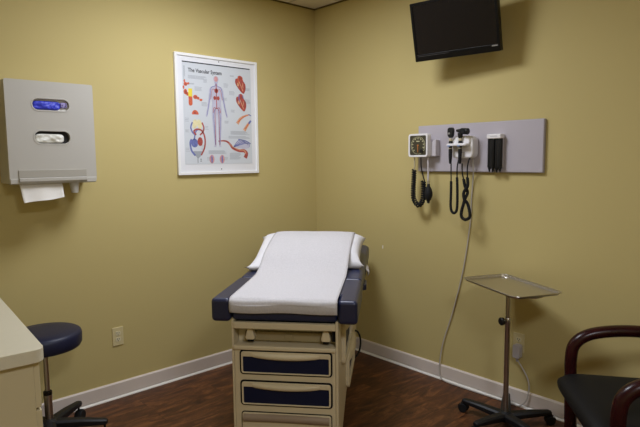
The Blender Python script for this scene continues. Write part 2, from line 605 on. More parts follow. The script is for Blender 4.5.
# strip of exam paper -----------------------------------------------------
pth = [(-.008, .770), (-.014, .785), (-.0165, .800), (-.016, .816), (-.010, .831), (.004, .8395), (.024, .8425), (.1, .8425), (.2, .8425), (.3, .8428), (.4, .8430), (.48, .8445), (.54, .853), (.60, .876), (.7, .926 + .009), (.8, .967 + .0085), (.9, .995 + .0085), (1.0, 1.012 + .008), (1.07, 1.010 + .009), (1.13, .996 + .010), (1.19, .968 + .011), (1.24, .93)]
cp = catmull([(a, 0, b) for a, b in pth], 5)
bm = bmesh.new()
def ppr(u, v):
    q = cp[min(len(cp) - 1, round(v * (len(cp) - 1)))]
    y = .262 - u * .520
    if q.x > .5:
        y += -.012 * sstep((q.x - .5) / .5)
    w = noise.noise(Vector((u * 5, q.x * 6, 1))) * .0022 + noise.noise(Vector((u * 22, q.x * 14, 4))) * .0007
    dz = abs(w) + .0005
    if q.x > .6:
        dz -= .007 * abs(2 * u - 1) ** 6 * sstep((q.x - .6) / .2)
    if q.x < 0:
        return (q.x - dz * 1.5 - .003 * math.sin(u * 7) * (q.z < .81), y, q.z + .004 * noise.noise(Vector((u * 3, 0, 9))))
    return (q.x, y, q.z + dz)
grid(bm, 34, len(cp), ppr)
bm2 = obj('exam_paper', bm, M['paper'], None, angle=180)
bm2.location = on_table(0, 0, 0)
bm2.rotation_euler = (0, 0, TH)
tag(bm2, 'white paper strip drawn over the table cushion and pillow', 'paper')
sd = bm2.modifiers.new('thick', 'SOLIDIFY')
sd.thickness = .0008

# ------------------------------------------------------------------ poster
pt = thing('framed_poster', 'white framed vascular anatomy chart hanging on the yellow wall', 'poster', (-.912, 0, 1.8037), 0)
w2, h2 = .332, .4055
bm = bmesh.new()
ring(bm, rrect(-.343, .317, -.405, .402, .003, 2), rrect(-.325, .299, -.387, .384, .002, 2), -.022, -.001, 'xz')
obj('frame', bm, M['frame_white'], pt, bevel=.003)
obj('mount_card', B((-.328, .302, -.014, -.002, -.39, .387)), M['mount_white'], pt, smooth=False)
SY = -.0142
obj('chart_sheet', B((-.288, .262, -.0155, -.013, -.334, .352)), M['sheet'], pt, smooth=False)
def flat(polys, z=0):
    bm = bmesh.new()
    for k, p in enumerate(polys):
        prism(bm, p, -.0158 - .0002 * z, -.0154, 'xz')
    return bm
def stroke(pts, w, n=6, closed=False):
    """ribbon polygon along a smooth 2-D path; w number or (w0,w1)"""
    c = catmull([(a, b, 0) for a, b in pts], n, closed)
    if closed:
        c.append(c[0])
    L_, R_ = [], []
    N = len(c)
    for i in range(N):
        d = (c[min(i + 1, N - 1)] - c[max(i - 1, 0)]).normalized()
        ww = (w[0] + (w[1] - w[0]) * i / (N - 1)) if isinstance(w, tuple) else w
        nrm = Vector((-d.y, d.x, 0)) * ww / 2
        L_.append((c[i] + nrm)[:2])
        R_.append((c[i] - nrm)[:2])
    return [tuple(q) for q in L_] + [tuple(q) for q in R_[::-1]]
def rect(x0, x1, z0, z1):
    return [(x0, z0), (x1, z0), (x1, z1), (x0, z1)]
obj('header_rule', flat([rect(-.288, .255, .343, .350)], 1), M['ink'], pt, smooth=False)
obj('side_credit_text', flat([rect(-.279, -.276, .22, .32), rect(-.272, -.269, .25, .32)], 1), M['ink_grey'], pt, smooth=False)
def text_mesh(name, body, size, m, parent, loc, rot=(PI / 2, 0, 0), width=None, depth=.0004, off=0):
    c = bpy.data.curves.new(name + '_curve', 'FONT')
    c.body = body
    c.size = size
    c.extrude = depth
    c.offset = off
    o = bpy.data.objects.new('tmp_text', c)
    COL.objects.link(o)
    bpy.context.view_layer.update()
    me = bpy.data.meshes.new_from_object(o.evaluated_get(bpy.context.evaluated_depsgraph_get()))
    bpy.data.objects.remove(o)
    bpy.data.curves.remove(c)
    xs = [v.co.x for v in me.vertices]
    if width:
        k = width / (max(xs) - min(xs))
        for v in me.vertices:
            v.co.x = (v.co.x - min(xs)) * k
    me.name = name
    n = bpy.data.objects.new(name, me)
    COL.objects.link(n)
    me.materials.clear()
    me.materials.append(m)
    n.location = loc
    n.rotation_euler = rot
    n.parent = parent
    return n
text_mesh('title_text', 'The Vascular System', .036, M['ink'], pt, (-.246, -.0158, .283), width=.262, off=.0006)
# little grey text blocks
lines = []
def block(x0, x1, z0, z1, n):
    for k in range(n):
        z = z1 - (z1 - z0) * (k + .5) / n
        lines.append(rect(x0, x1 - random.random() * .25 * (x1 - x0), z - .0012, z + .0012))
for a in ((-.247, -.10, .238, .262, 4), (-.106, .041, -.265, -.239, 5), (.067, .164, -.304, -.255, 8), (.078, .243, -.127, -.100, 5), (.06, .25, -.155, -.135, 3),
          (.085, .12, .28, .29, 2), (.075, .125, .15, .18, 4), (.20, .255, .10, .13, 4), (.085, .12, .03, .05, 3), (-.2, -.14, .16, .19, 4), (-.15, -.1, .06, .09, 4),
          (-.28, -.245, -.05, -.02, 3), (-.28, -.25, -.12, -.1, 3), (-.28, -.25, -.25, -.22, 3), (.03, .07, .2, .23, 4), (.02, .06, .11, .13, 3), (-.13, -.1, .22, .24, 3), (.03, .07, -.05, -.03, 3),
          (-.13, -.1, -.1, -.07, 3), (-.16, -.135, -.24, -.2, 4), (.215, .255, .19, .21, 3), (-.12, -.09, -.31, -.285, 3), (.02, .05, -.31, -.285, 3), (-.247, -.2, .20, .21, 2)):
    block(*a)
obj('caption_text', flat(lines, 1), M['ink_grey'], pt, smooth=False)
# standing figure
fx = -.031
body = [(fx, .273), (fx + .016, .268), (fx + .021, .25), (fx + .016, .232), (fx + .009, .224), (fx + .010, .208), (fx + .045, .196), (fx + .056, .178), (fx + .064, .12), (fx + .072, .07), (fx + .086, .012), (fx + .090, -.005), (fx + .080, -.012), (fx + .071, .01), (fx + .055, .07), (fx + .043, .13),
        (fx + .036, .09), (fx + .040, .045), (fx + .041, .0), (fx + .034, -.09), (fx + .030, -.13), (fx + .024, -.195), (fx + .030, -.215), (fx + .012, -.217), (fx + .010, -.19), (fx + .007, -.10), (fx + .002, .01)]
obj('figure_body', flat([body + [(2 * fx - a, b) for a, b in body[:0:-1]]], 1), M['p_body'], pt, smooth=False)
obj('figure_head', flat([ellipse(fx, .252, .015, .019)], 2), M['p_pink'], pt, smooth=False)
veins, arts = [], []
for s in (1, -1):
    veins += [stroke([(fx + s * .008, .23), (fx + s * .009, .205), (fx + s * .04, .19), (fx + s * .052, .13), (fx + s * .066, .06), (fx + s * .08, .0)], .0036), stroke([(fx + s * .013, .05), (fx + s * .026, .0), (fx + s * .022, -.1), (fx + s * .019, -.2)], .004)]
    arts += [stroke([(fx, .05), (fx + s * .014, .035), (fx + s * .016, -.09), (fx + s * .016, -.205)], .0034), stroke([(fx + s * .014, .18), (fx + s * .034, .175), (fx + s * .047, .11)], .003), stroke([(fx, .05), (fx + s * .022, .055), (fx + s * .03, .02)], .004)]
arts += [stroke([(fx, .22), (fx, .05)], .006), ellipse(fx, .172, .016, .016), ellipse(fx - .014, .122, .011, .014), ellipse(fx + .014, .122, .011, .014)]
obj('figure_vein_print', flat(veins, 2), M['p_blue'], pt, smooth=False)
obj('figure_artery_print', flat(arts, 3), M['p_red'], pt, smooth=False)
def heart(x, z, s, name):
    pts_ = [(0, .062), (.02, .05), (.022, .03), (.042, .005), (.045, -.03), (.03, -.062), (.012, -.058), (-.018, -.03), (-.042, .005), (-.04, .035), (-.022, .042), (-.02, .055)]
    c = [q[:2] for q in catmull([(x + a * s, z + b * s, 0) for a, b in pts_], 4, True)]
    h = obj(name, flat([[tuple(q) for q in c]], 1), M['p_red'], pt, smooth=False)
    obj('vessel_print', flat([stroke([(x - .01, z + .02), (x + .005, z - .01), (x + .02, z - .045)], .006), stroke([(x + .02, z + .01), (x + .022, z - .02)], .005), ellipse(x - .02, z - .002, .008, .014)], 2), M['p_skin'], h, smooth=False)
    obj('great_vein_print', flat([stroke([(x - .012, z + .055), (x - .018, z + .03), (x - .01, z + .0)], .007), stroke([(x + .012, z + .05), (x + .022, z + .028)], .006)], 3), M['p_blue'] if s < 1 else M['p_orange'], h, smooth=False)
heart(.171, .232, 1.0, 'heart_diagram')
heart(.174, .105, .98, 'heart_section')
obj('plasma_tube', flat([rect(-.248, -.219, .119, .173)], 2), M['p_yellow'], pt, smooth=False)
tb = [(-.248, .12), (-.219, .12)] + [(-.2335 + .0145 * math.cos(t), .074 - .0145 * math.sin(t)) for t in [k * PI / 8 for k in range(9)]]
obj('cell_tube', flat([tb], 2), M['p_orange'], pt, smooth=False)
cells = [ellipse(-.267, .2, .014, .013), ellipse(-.246, .205, .008, .008), ellipse(-.282, .178, .006, .012), ellipse(-.269, .149, .014, .018), ellipse(-.254, .135, .012, .012), ellipse(-.196, .119, .017, .014), ellipse(-.175, .112, .01, .01), ellipse(-.154, .102, .012, .008), ellipse(-.275, .22, .006, .01)]
dome = [(-.201 + .026 * math.cos(k * PI / 12), .002 + .03 * math.sin(k * PI / 12)) for k in range(13)]
obj('blood_cell_print', flat(cells + [dome], 1), M['p_orange'], pt, smooth=False)
obj('cell_core_print', flat([ellipse(-.267, .2, .006, .005), ellipse(-.196, .119, .007, .005), ellipse(-.201, .012, .012, .007), ellipse(-.269, .149, .006, .008)], 2), M['p_red'], pt, smooth=False)
# circulation diagram
obj('lung_print', flat([ellipse(-.207, -.062, .018, .032, rot=-.2), ellipse(-.171, -.062, .018, .032, rot=.2)], 1), M['p_cream'], pt, smooth=False)
obj('vein_loop_print', flat([stroke([(-.225, -.05), (-.238, -.085), (-.225, -.12), (-.2, -.135)], .010), stroke([(-.235, -.165), (-.246, -.19), (-.238, -.24), (-.21, -.275)], .013), ellipse(-.213, -.190, .026, .030), stroke([(-.215, -.17), (-.205, -.12), (-.187, -.1)], .009)], 2), M['p_blue'], pt, smooth=False)
obj('artery_loop_print', flat([stroke([(-.152, -.05), (-.138, -.085), (-.148, -.115), (-.17, -.135)], .010), stroke([(-.2, -.135), (-.215, -.11), (-.187, -.096), (-.15, -.11), (-.132, -.16), (-.137, -.22), (-.165, -.272)], .011), ellipse(-.170, -.180, .020, .030)], 3), M['p_red'], pt, smooth=False)
obj('capillary_bed', flat([[(-.225, -.245), (-.15, -.245), (-.165, -.275), (-.19, -.297), (-.21, -.275)]], 1), M['ink_grey'], pt, smooth=False)
obj('legend_print', flat([rect(-.193, -.190, -.325, -.29), ellipse(-.168, -.300, .004, .004, 10), ellipse(-.168, -.313, .004, .004, 10)], 2), M['ink'], pt, smooth=False)
obj('valve_oval_print', flat([ellipse(-.081, -.3, .020, .030), ellipse(.002, -.301, .020, .030)], 1), M['p_pink'], pt, smooth=False)
obj('valve_core_print', flat([ellipse(-.081, -.3, .006, .028), ellipse(.002, -.301, .006, .028)], 2), M['p_blue'], pt, smooth=False)
obj('vessel_section', flat([stroke([(-.025, -.175), (.02, -.172), (.05, -.179), (.075, -.2), (.095, -.222), (.146, -.240), (.19, -.242), (.211, -.262), (.199, -.293)], (.007, .030))], 1), M['p_red'], pt, smooth=False)
obj('vessel_lining', flat([stroke([(.06, -.188), (.095, -.214), (.146, -.234), (.19, -.238), (.205, -.262)], (.003, .009))], 2), M['p_skin'], pt, smooth=False)
fan = [stroke([(.10, -.215), (.14 + .02 * k, -.17 - .004 * k), (.19 + .012 * k, -.165 - .012 * k)], .004) for k in range(5)]
obj('tissue_fan', flat([[(.10, -.214), (.145, -.165), (.2, -.17), (.245, -.192), (.236, -.222), (.19, -.228)]], 1), M['p_body'], pt, smooth=False)
obj('tissue_vessel_print', flat(fan + [stroke([(.142, -.160), (.2, -.168), (.25, -.19)], .007)], 2), M['p_blue'], pt, smooth=False)
obj('artery_print', flat([stroke([(.137, -.048), (.165, -.012), (.21, .012), (.25, .022)], (.026, .006)), stroke([(.196, -.095), (.222, -.06), (.245, -.035)], (.026, .016))], 1), M['p_skin'], pt, smooth=False)
obj('artery_band_print', flat([stroke([(.145, -.035), (.19, .0), (.23, .014)], (.007, .004)), stroke([(.205, -.085), (.235, -.045)], .006)], 2), M['p_orange'], pt, smooth=False)
obj('artery_tip_print', flat([stroke([(.236, -.045), (.256, -.022)], .014), stroke([(.235, .022), (.26, .012)], .006)], 3), M['p_blue'], pt, smooth=False)
for z in (.372, -.370):
    obj('frame_clip', flat([ellipse(-.005, z, .004, .004, 12)], 2), M['ink'], pt, smooth=False)

# ------------------------------------------------------------------ glove and towel dispenser
DX, DZ = -2.08, 1.383
dp = thing('towel_dispenser', 'large grey plastic glove and paper towel dispenser on yellow wall', 'dispenser', (DX, 0, DZ), 0)
D = .20
hw, hh = .22, .538
def slot_loop(x0, x1, z0, z1):
    return rrect(x0, x1, z0, z1, (z1 - z0) * .48, 8)
up = (-.092, .090, .386, .445)
lo = (-.090, .087, .211, .276)
# shell: box open at the slots
bm = bmesh.new()
obj('shell', B((-hw, hw, -D + .022, -.001, .0, hh)), M['disp'], dp, bevel=.012)
# front cover as strips with real rounded holes
def cover():
    bm = bmesh.new()
    z_cuts = [.008, .17, .330, .5365]
    hole = {1: lo, 2: up}
    # build with a filled face with holes through triangle_fill
    for y in (-D, -D + .018):
        loops = [rrect(-hw, hw, .008, .5365, .010, 4), slot_loop(*up), slot_loop(*lo)]
        edges = []
        for lp in loops:
            vs = [bm.verts.new((a, y, b)) for a, b in lp]
            for i in range(len(vs)):
                edges.append(bm.edges.new((vs[i], vs[(i + 1) % len(vs)])))
        bmesh.ops.triangle_fill(bm, use_beauty=True, use_dissolve=False, edges=edges)
    for lp in (rrect(-hw, hw, .008, .5365, .010, 4), slot_loop(*up), slot_loop(*lo)):
        n = len(lp)
        a0 = [bm.verts.new((a, -D, b)) for a, b in lp]
        a1 = [bm.verts.new((a, -D + .018, b)) for a, b in lp]
        for i in range(n):
            bm.faces.new((a0[i], a0[(i + 1) % n], a1[(i + 1) % n], a1[i]))
    bmesh.ops.remove_doubles(bm, verts=bm.verts, dist=.0002)
    return bm
cv = obj('front_cover', cover(), M['disp'], dp, angle=30)
for sl, nm in ((up, 'upper_slot_rim'), (lo, 'lower_slot_rim')):
    o0 = slot_loop(*sl)
    g = .008
    o1 = slot_loop(sl[0] - g, sl[1] + g, sl[2] - g, sl[3] + g)
    bm = bmesh.new()
    ring(bm, o1, o0, -D - .0018, -D + .002, 'xz')
    obj('slot_rim', bm, M['disp'], cv, bevel=.0012)
    obj('slot_liner', P(slot_loop(sl[0] - .004, sl[1] + .004, sl[2] - .004, sl[3] + .004), -D + .0175, -D + .0215, 'xz'), M['glove'] if nm[0] == 'u' else M['black_box'], cv, smooth=False)
# bottom lip and towel flap
bm = P([(-D - .004, .001), (-D + .03, -.004), (-D + .03, .02), (-D, .028), (-D - .004, .026)], -hw + .002, hw - .004, 'yz')
obj('bottom_lip', bm, M['disp'], dp, bevel=.003)
fl = obj('towel_flap', B((-.178, .165, -D - .005, -D + .002, .032, .072)), M['disp_flap'], dp, bevel=.002)
obj('flap_lower', P([(-D - .006, .006), (-D + .0, .002), (-D + .0, .032), (-D - .014, .03), (-D - .014, .012)], -.178, .165, 'yz'), M['disp'], fl, bevel=.003)
obj('release_spout', LA([(.026, .0), (.025, -.01), (.018, -.058), (.012, -.060)], 20, (.108, -D + .035, .0), 'z'), M['disp'], dp)
# gloves in the slots, towel hanging from the bottom
def crumple(sl, seed, nx=30, nz=12, amp=.007, x0=None, x1=None, inset=.0005):
    bm = bmesh.new()
    X0, X1 = (sl[0] + .002 if x0 is None else x0), (sl[1] - .002 if x1 is None else x1)
    def fn(u, v):
        a, b = 2 * u - 1, 2 * v - 1
        rr = (1 - abs(a) ** 8) * (1 - abs(b) ** 6)
        x = X0 + (X1 - X0) * u
        z = sl[2] + inset + (sl[3] - sl[2] - 2 * inset) * (.5 + b * .5 * (1 - .55 * abs(a) ** 9))
        q = noise.noise(Vector((u * 5 + seed, v * 2.4, seed))) + .6 * noise.noise(Vector((u * 11, v * 6 + seed, 3)))
        return (x, -D + .0165 - .011 * rr ** .5 - amp * max(-1, min(1, q)) * rr, z)
    grid(bm, nx, nz, fn)
    # back wall closing the volume
    grid(bm, nx, nz, lambda u, v: (X0 + (X1 - X0) * u, -D + .0172, sl[2] + inset + (sl[3] - sl[2] - 2 * inset) * (.5 + (2 * v - 1) * .5 * (1 - .55 * abs(2 * u - 1) ** 9))))
    bmesh.ops.remove_doubles(bm, verts=bm.verts, dist=.0009)
    return bm
def loose(name, bm, m, label, cat, group=None):
    o = obj(name, bm, m, None, angle=180)
    o.location = (DX, 0, DZ)
    return tag(o, label, cat, group)
loose('blue_glove', crumple((up[0], up[1], up[2] + .002, up[3] - .008), 1.3, x1=.050), M['blue'], 'crumpled bright blue glove in the upper slot of the dispenser', 'glove')
g2 = (up[0], up[1], up[2] + .014, up[3] - .012)
loose('lilac_glove', crumple(g2, 5.1, x0=.048, x1=.084), mat('lilac_film', srgb(150, 140, 190), .5), 'pale lilac plastic at right end of the upper dispenser slot', 'glove')
g3 = (lo[0], lo[1], lo[2] + .002, lo[3] - .012)
loose('white_glove', crumple(g3, 8.4, amp=.008, x1=.06), M['glove'], 'crumpled white glove in the lower slot of the dispenser', 'glove')
bm = bmesh.new()
tp = catmull([(-D + .03, .004, 0), (-D + .015, -.02, 0), (-D + .008, -.05, 0), (-D + .0, -.075, 0), (-D - .006, -.088, 0)], 4)
def tw(u, v):
    q = tp[round(v * (len(tp) - 1))]
    x = -.172 + .212 * u + .012 * v * (1 - u)
    z = q.y * (1.13 - .30 * u * u) if v > 0 else q.y
    return (x, q.x + .006 * math.sin(u * 9) * v, z + .004 * math.sin(u * 5) * v)
grid(bm, 20, len(tp), tw)
t = loose('paper_towel', bm, M['towel'], 'white paper towel end hanging below the grey dispenser', 'paper towel')
sd = t.modifiers.new('thick', 'SOLIDIFY')
sd.thickness = .0012

# ------------------------------------------------------------------ things on the right wall: local x runs to the right along the wall, y into it
RW = -PI / 2
def wall_thing(name, label, cat, y, z, x=0):
    return thing(name, label, cat, (x, y, z), RW)
# board
bd = wall_thing('instrument_board', 'long lavender grey board on the wall carrying medical instruments', 'board', -1.491, 1.5585)
BW, BHt = .432, .150
obj('board_panel', B((-BW, BW, -.024, -.001, -BHt, BHt)), M['board'], bd, bevel=.004)
ring_bm = bmesh.new()
ring(ring_bm, rrect(-BW - .002, BW + .002, -BHt - .002, BHt + .002, .005, 3), rrect(-BW + .0005, BW - .0005, -BHt + .0005, BHt - .0005, .004, 3), -.020, -.0008, 'xz')
obj('edge_band', ring_bm, M['board_edge'], bd)

# blood pressure gauge
GY, GZ = -1.121, 1.5790
bg = wall_thing('blood_pressure_gauge', 'square white blood pressure gauge with black dial and coiled hose', 'gauge', GY, GZ)
g = .0785
bm = P(rrect(-g, g, -g + .002, g - .002, .018, 6), -.108, -.070, 'xz')
hs = obj('housing', bm, M['med_white'], bg, bevel=.006)
bm = bmesh.new()
ring(bm, rrect(-g + .001, g - .001, -g + .003, g - .003, .017, 6), rrect(-g + .013, g - .013, -g + .015, g - .015, .010, 6), -.113, -.106, 'xz')
obj('bezel', bm, M['med_white'], bg, bevel=.002)
dl = obj('dial', P(rrect(-g + .012, g - .012, -g + .014, g - .014, .010, 6), -.1095, -.106, 'xz'), M['dial'], bg, smooth=False)
bm = bmesh.new()
for k in range(31):
    a = R(-225 + 270 * k / 30)
    c, s = math.cos(a), -math.sin(a)
    r0, r1 = (.040, .053) if k % 3 == 0 else (.047, .053)
    ww = .0022 if k % 3 == 0 else .001
    p_ = [(c * r0 - s * ww, s * r0 + c * ww), (c * r1 - s * ww, s * r1 + c * ww), (c * r1 + s * ww, s * r1 - c * ww), (c * r0 + s * ww, s * r0 - c * ww)]
    prism(bm, p_, -.1102, -.1093, 'xz')
obj('scale_marks', bm, M['dialmark'], dl, smooth=False)
bm = bmesh.new()
ring(bm, ellipse(0, 0, .0575, .0575, 40), ellipse(0, 0, .056, .056, 40), -.1100, -.1094, 'xz')
prism(bm, rect(-.014, .012, .024, .030), -.1101, -.1094, 'xz')
obj('dial_print', bm, M['dialmark'], dl, smooth=False)
bm = P([(-.003, .0), (.003, 0), (.0015, -.045), (-.0015, -.045)], -.1125, -.1108, 'xz')
prism(bm, ellipse(0, 0, .006, .006, 14), -.1135, -.109, 'xz')
obj('needle', bm, M['needle'], dl, smooth=False)
obj('zero_knob', LA([(.001, -.117), (.012, -.116), (.014, -.109)], 18, (.030, 0, -.038), 'y'), M['black'], dl)
bm = P([(.045, -.076), (.113, -.072), (.113, .036), (.093, .036), (.084, .022), (.045, .022)], -.072, -.0245, 'xz')
obj('bracket', bm, M['med_grey'], bg, bevel=.006)
# hose: white ends, coil, bulb (local x = -(y-GY), z relative to GZ, depth -.085)
DEP = -.085
w = lambda y, z: (-(y - GY), DEP, z - GZ)
obj('tube_connector', T([w(-1.075, 1.500), w(-1.076, 1.44), w(-1.072, 1.418)], .0055, 10), M['beige_ring'], bg)
path = catmull([w(-1.072, 1.420), w(-1.070, 1.36), w(-1.066, 1.28), w(-1.072, 1.222), w(-1.108, 1.183), w(-1.144, 1.215), w(-1.152, 1.28), w(-1.149, 1.345)], 40)
def coil(path, r, pitch, wire, n=7):
    L_ = [0]
    for a, b in zip(path, path[1:]):
        L_.append(L_[-1] + (b - a).length)
    fr = frames(path)
    tot = L_[-1]
    turns = tot / pitch
    N = int(turns * 10)
    pts_ = []
    j = 0
    for i in range(N + 1):
        s = tot * i / N
        while j < len(L_) - 2 and L_[j + 1] < s:
            j += 1
        t = (s - L_[j]) / max(1e-9, L_[j + 1] - L_[j])
        p = path[j].lerp(path[j + 1], t)
        u = fr[j][0].lerp(fr[j + 1][0], t)
        v = fr[j][1].lerp(fr[j + 1][1], t)
        a = 2 * PI * s / pitch
        pts_.append(p + u * r * math.cos(a) + v * r * math.sin(a))
    return T(pts_, wire, n)
obj('coiled_hose', coil(path, .0125, .0155, .0056), M['black_soft'], bg)
obj('bulb_tube', T(catmull([w(-1.127, 1.50), w(-1.130, 1.44), w(-1.145, 1.38), w(-1.158, 1.345), w(-1.149, 1.335)], 6), .0042, 8), M['black_soft'], bg)
obj('white_tube', T([w(-1.184, 1.50), w(-1.186, 1.42), w(-1.187, 1.325)], .0058, 10), M['med_grey'], bg)
bl = obj('squeeze_bulb', LA([(.004, .062), (.009, .058), (.010, .045), (.020, .028), (.027, .005), (.026, -.018), (.018, -.042), (.010, -.055), (.008, -.066), (.003, -.068)], 20, w(-1.190, 1.268), 'z'), M['black_soft'], bg)
obj('valve', LA([(.003, .092), (.008, .088), (.008, .060), (.004, .058)], 12, w(-1.188, 1.262), 'z'), M['steel'], bl)

# diagnostic station (white transformer housing with cradle)
SY_, SZ_ = -1.434, 1.564
ds = wall_thing('otoscope_station', 'white wall mounted instrument station holding two black handheld scopes', 'medical station', SY_, SZ_)
bm = P(rrect(-.064, .083, -.072, .066, .030, 7), -.092, -.0245, 'xz')
obj('housing', bm, M['med_white'], ds, bevel=.012, bseg=4)
bm = bmesh.new()
for xc in (-.030, .040):
    lathe(bm, [(.004, -.108), (.026, -.104), (.033, -.090), (.033, -.06)], 24, (xc, 0, .030), 'y')
obj('scope_recess', bm, M['med_white'], ds)
cr = [(-.080, -.095), (-.080, -.128), (-.070, -.138), (.055, -.138), (.065, -.128), (.065, -.085), (-.075, -.085)]
cd = obj('cradle', P(cr, .004, .020, 'xy'), M['med_white'], ds, bevel=.005)
for x in (-.067, .002):
    obj('cradle_clip', B((x, x + .02, -.1395, -.132, .001, .010)), M['bluegrey'], cd, bevel=.002)
obj('maker_mark', B((-.02, .03, -.0928, -.0915, -.040, -.034)), M['med_grey'], ds, smooth=False)
sw = lambda y, z, d=-.115: (-(y - SY_), d, z - SZ_)

def scope(name, label, lx, kind):
    s = wall_thing(name, label, 'medical scope', SY_, SZ_)
    c = (lx, -.118, 0)
    obj('handle', LA([(.006, -.105), (.0085, -.098), (.0115, -.06), (.012, -.020), (.010, .0)], 16, c), M['black_soft'], s)
    obj('handle_ring', LA([(.0115, 0), (.0115, .003), (.0115, .004)], 16, (lx, -.118, -.012)), M['beige_ring'], s)
    obj('neck', LA([(.0115, .0), (.0125, .026), (.0105, .031), (.0105, .036)], 16, c), M['black'], s)
    obj('neck_ring', LA([(.0105, .036), (.0105, .050), (.009, .052)], 16, c), M['beige_ring'], s)
    return s
s1 = scope('ophthalmoscope', 'black scope with upright oval head in the white station', -.057, 0)
hp = [(-.010, .050), (-.019, .064), (-.021, .09), (-.020, .104), (-.014, .114), (.014, .114), (.020, .104), (.021, .09), (.019, .064), (.010, .050)]
h_ = obj('head', P([(a - .055, b + .005) for a, b in hp], -.130, -.106, 'xz'), M['black'], s1, bevel=.006)
obj('lens_window', LA([(.001, -.1325), (.006, -.132), (.007, -.129)], 14, (-.061, 0, .082), 'y'), M['badge'], h_)
s2 = scope('otoscope', 'black scope with sideways cone shaped head beside the oval one', .012, 1)
obj('head_stem', LA([(.010, .050), (.0145, .060), (.0165, .078), (.015, .084)], 16, (.012, -.118, 0)), M['black'], s2)
bm = LA([(.0045, -.040), (.0070, -.040), (.012, -.020), (.0145, -.011), (.0175, -.006), (.0195, .016), (.0195, .040), (.016, .044), (.003, .045)], 20, (0, 0, 0), 'x')
bmesh.ops.rotate(bm, verts=bm.verts, cent=(0, 0, 0), matrix=Matrix.Rotation(R(6), 3, 'Y'))
bmesh.ops.translate(bm, verts=bm.verts, vec=(.025, -.118, .094))
h_ = obj('head', bm, M['black'], s2)
obj('lens_ring', LA([(.0165, -.141), (.0165, -.138), (.012, -.136)], 18, (.039, 0, .094), 'y'), M['black_soft'], h_)
# cords
c1 = catmull([sw(-1.3810, 1.462), sw(-1.3820, 1.40), sw(-1.3830, 1.345)], 6)
obj('cord', T(c1, .004, 8), M['black_soft'], s1)
u1 = catmull([sw(-1.3830, 1.35), sw(-1.3830, 1.28), sw(-1.3820, 1.20), sw(-1.3890, 1.165), sw(-1.4070, 1.152), sw(-1.4250, 1.168), sw(-1.4300, 1.21), sw(-1.4290, 1.30), sw(-1.4260, 1.375)], 24)
obj('coiled_cord', coil(u1, .0055, .0058, .0036, 6), M['black_soft'], s1)
obj('cord_end', T(catmull([sw(-1.4260, 1.375), sw(-1.4250, 1.43), sw(-1.4230, 1.475, -.10), sw(-1.4230, 1.492, -.085)], 6), .0042, 8), M['black_soft'], s1)
obj('cord', T(catmull([sw(-1.4600, 1.462), sw(-1.4630, 1.40), sw(-1.4780, 1.350)], 6), .004, 8), M['black_soft'], s2)
u2 = catmull([sw(-1.4730, 1.365), sw(-1.4800, 1.32, -.109), sw(-1.4950, 1.285, -.104), sw(-1.4850, 1.245, -.115), sw(-1.4790, 1.215, -.121), sw(-1.4610, 1.165), sw(-1.4620, 1.133), sw(-1.4890, 1.117), sw(-1.5180, 1.133), sw(-1.5190, 1.165), sw(-1.4990, 1.215, -.108), sw(-1.4830, 1.245, -.121), sw(-1.4790, 1.285, -.121), sw(-1.5010, 1.325, -.115), sw(-1.4990, 1.375)], 20)
obj('coiled_cord', coil(u2, .0062, .0066, .0042, 6), M['black_soft'], s2)
obj('cord_end', T(catmull([sw(-1.4990, 1.375), sw(-1.4970, 1.43), sw(-1.4950, 1.475, -.10), sw(-1.4950, 1.492, -.085)], 6), .0042, 8), M['black_soft'], s2)

# specula dispenser
sp = wall_thing('specula_dispenser', 'narrow dispenser of black cone tips with white cap on board', 'dispenser', -1.643, 1.42)
obj('cap', B((-.046, .047, -.074, -.0245, .186, .214)), M['med_white'], sp, bevel=.006)
obj('cap_lettering', B((-.022, .022, -.0748, -.0738, .199, .203)), M['med_grey'], sp, smooth=False)
obj('backplate', B((-.042, .042, -.034, -.0245, .02, .19)), M['med_grey'], sp, bevel=.003)
for x in (-.034, -.0125, .0135, .035):
    tb_ = obj('tube', LA([(.010, .012), (.0125, .02), (.0125, .187)], 14, (x, -.052, 0)), M['black'], sp)
    obj('cone_tip', LA([(.002, -.012), (.0035, -.010), (.007, .004), (.010, .013)], 12, (x, -.052, 0)), M['black_soft'], tb_)
for x in (-.0233, .0243):
    obj('rail', B((x - .006, x + .006, -.062, -.034, .015, .187)), M['black'], sp, bevel=.002)

# cable with adapter plugged into the right outlet
pa = thing('power_cable', 'thin pale cable hanging down the wall to a grey plug adapter', 'cable', (0, 0, 0))
cab = [(-.060, -1.498, 1.492), (-.052, -1.498, 1.45), (-.034, -1.490, 1.408), (-.012, -1.473, 1.34), (-.008, -1.4634, 1.234), (-.008, -1.456, 1.072), (-.008, -1.411, .772), (-.008, -1.337, .479), (-.010, -1.268, .261), (-.018, -1.248, .11), (-.020, -1.25, .06), (-.027, -1.262, .022),
       (-.032, -1.30, .006), (-.036, -1.40, .005), (-.032, -1.55, .005), (-.028, -1.70, .005), (-.028, -1.79, .006), (-.028, -1.832, .014), (-.026, -1.868, .06), (-.020, -1.880, .13), (-.018, -1.868, .19), (-.022, -1.836, .245), (-.030, -1.812, .285), (-.034, -1.806, .31)]
obj('cord', T(catmull(cab, 8), .0042, 8), M['cable'], pa)
bm = P(rrect(-1.829, -1.785, .305, .386, .010, 4), -.052, -.012, 'yz')
obj('adapter', bm, M['adapter'], pa, bevel=.004)
obj('strain_relief', LA([(.005, .282), (.008, .292), (.008, .307)], 12, (-.034, -1.806, 0)), M['adapter'], pa)

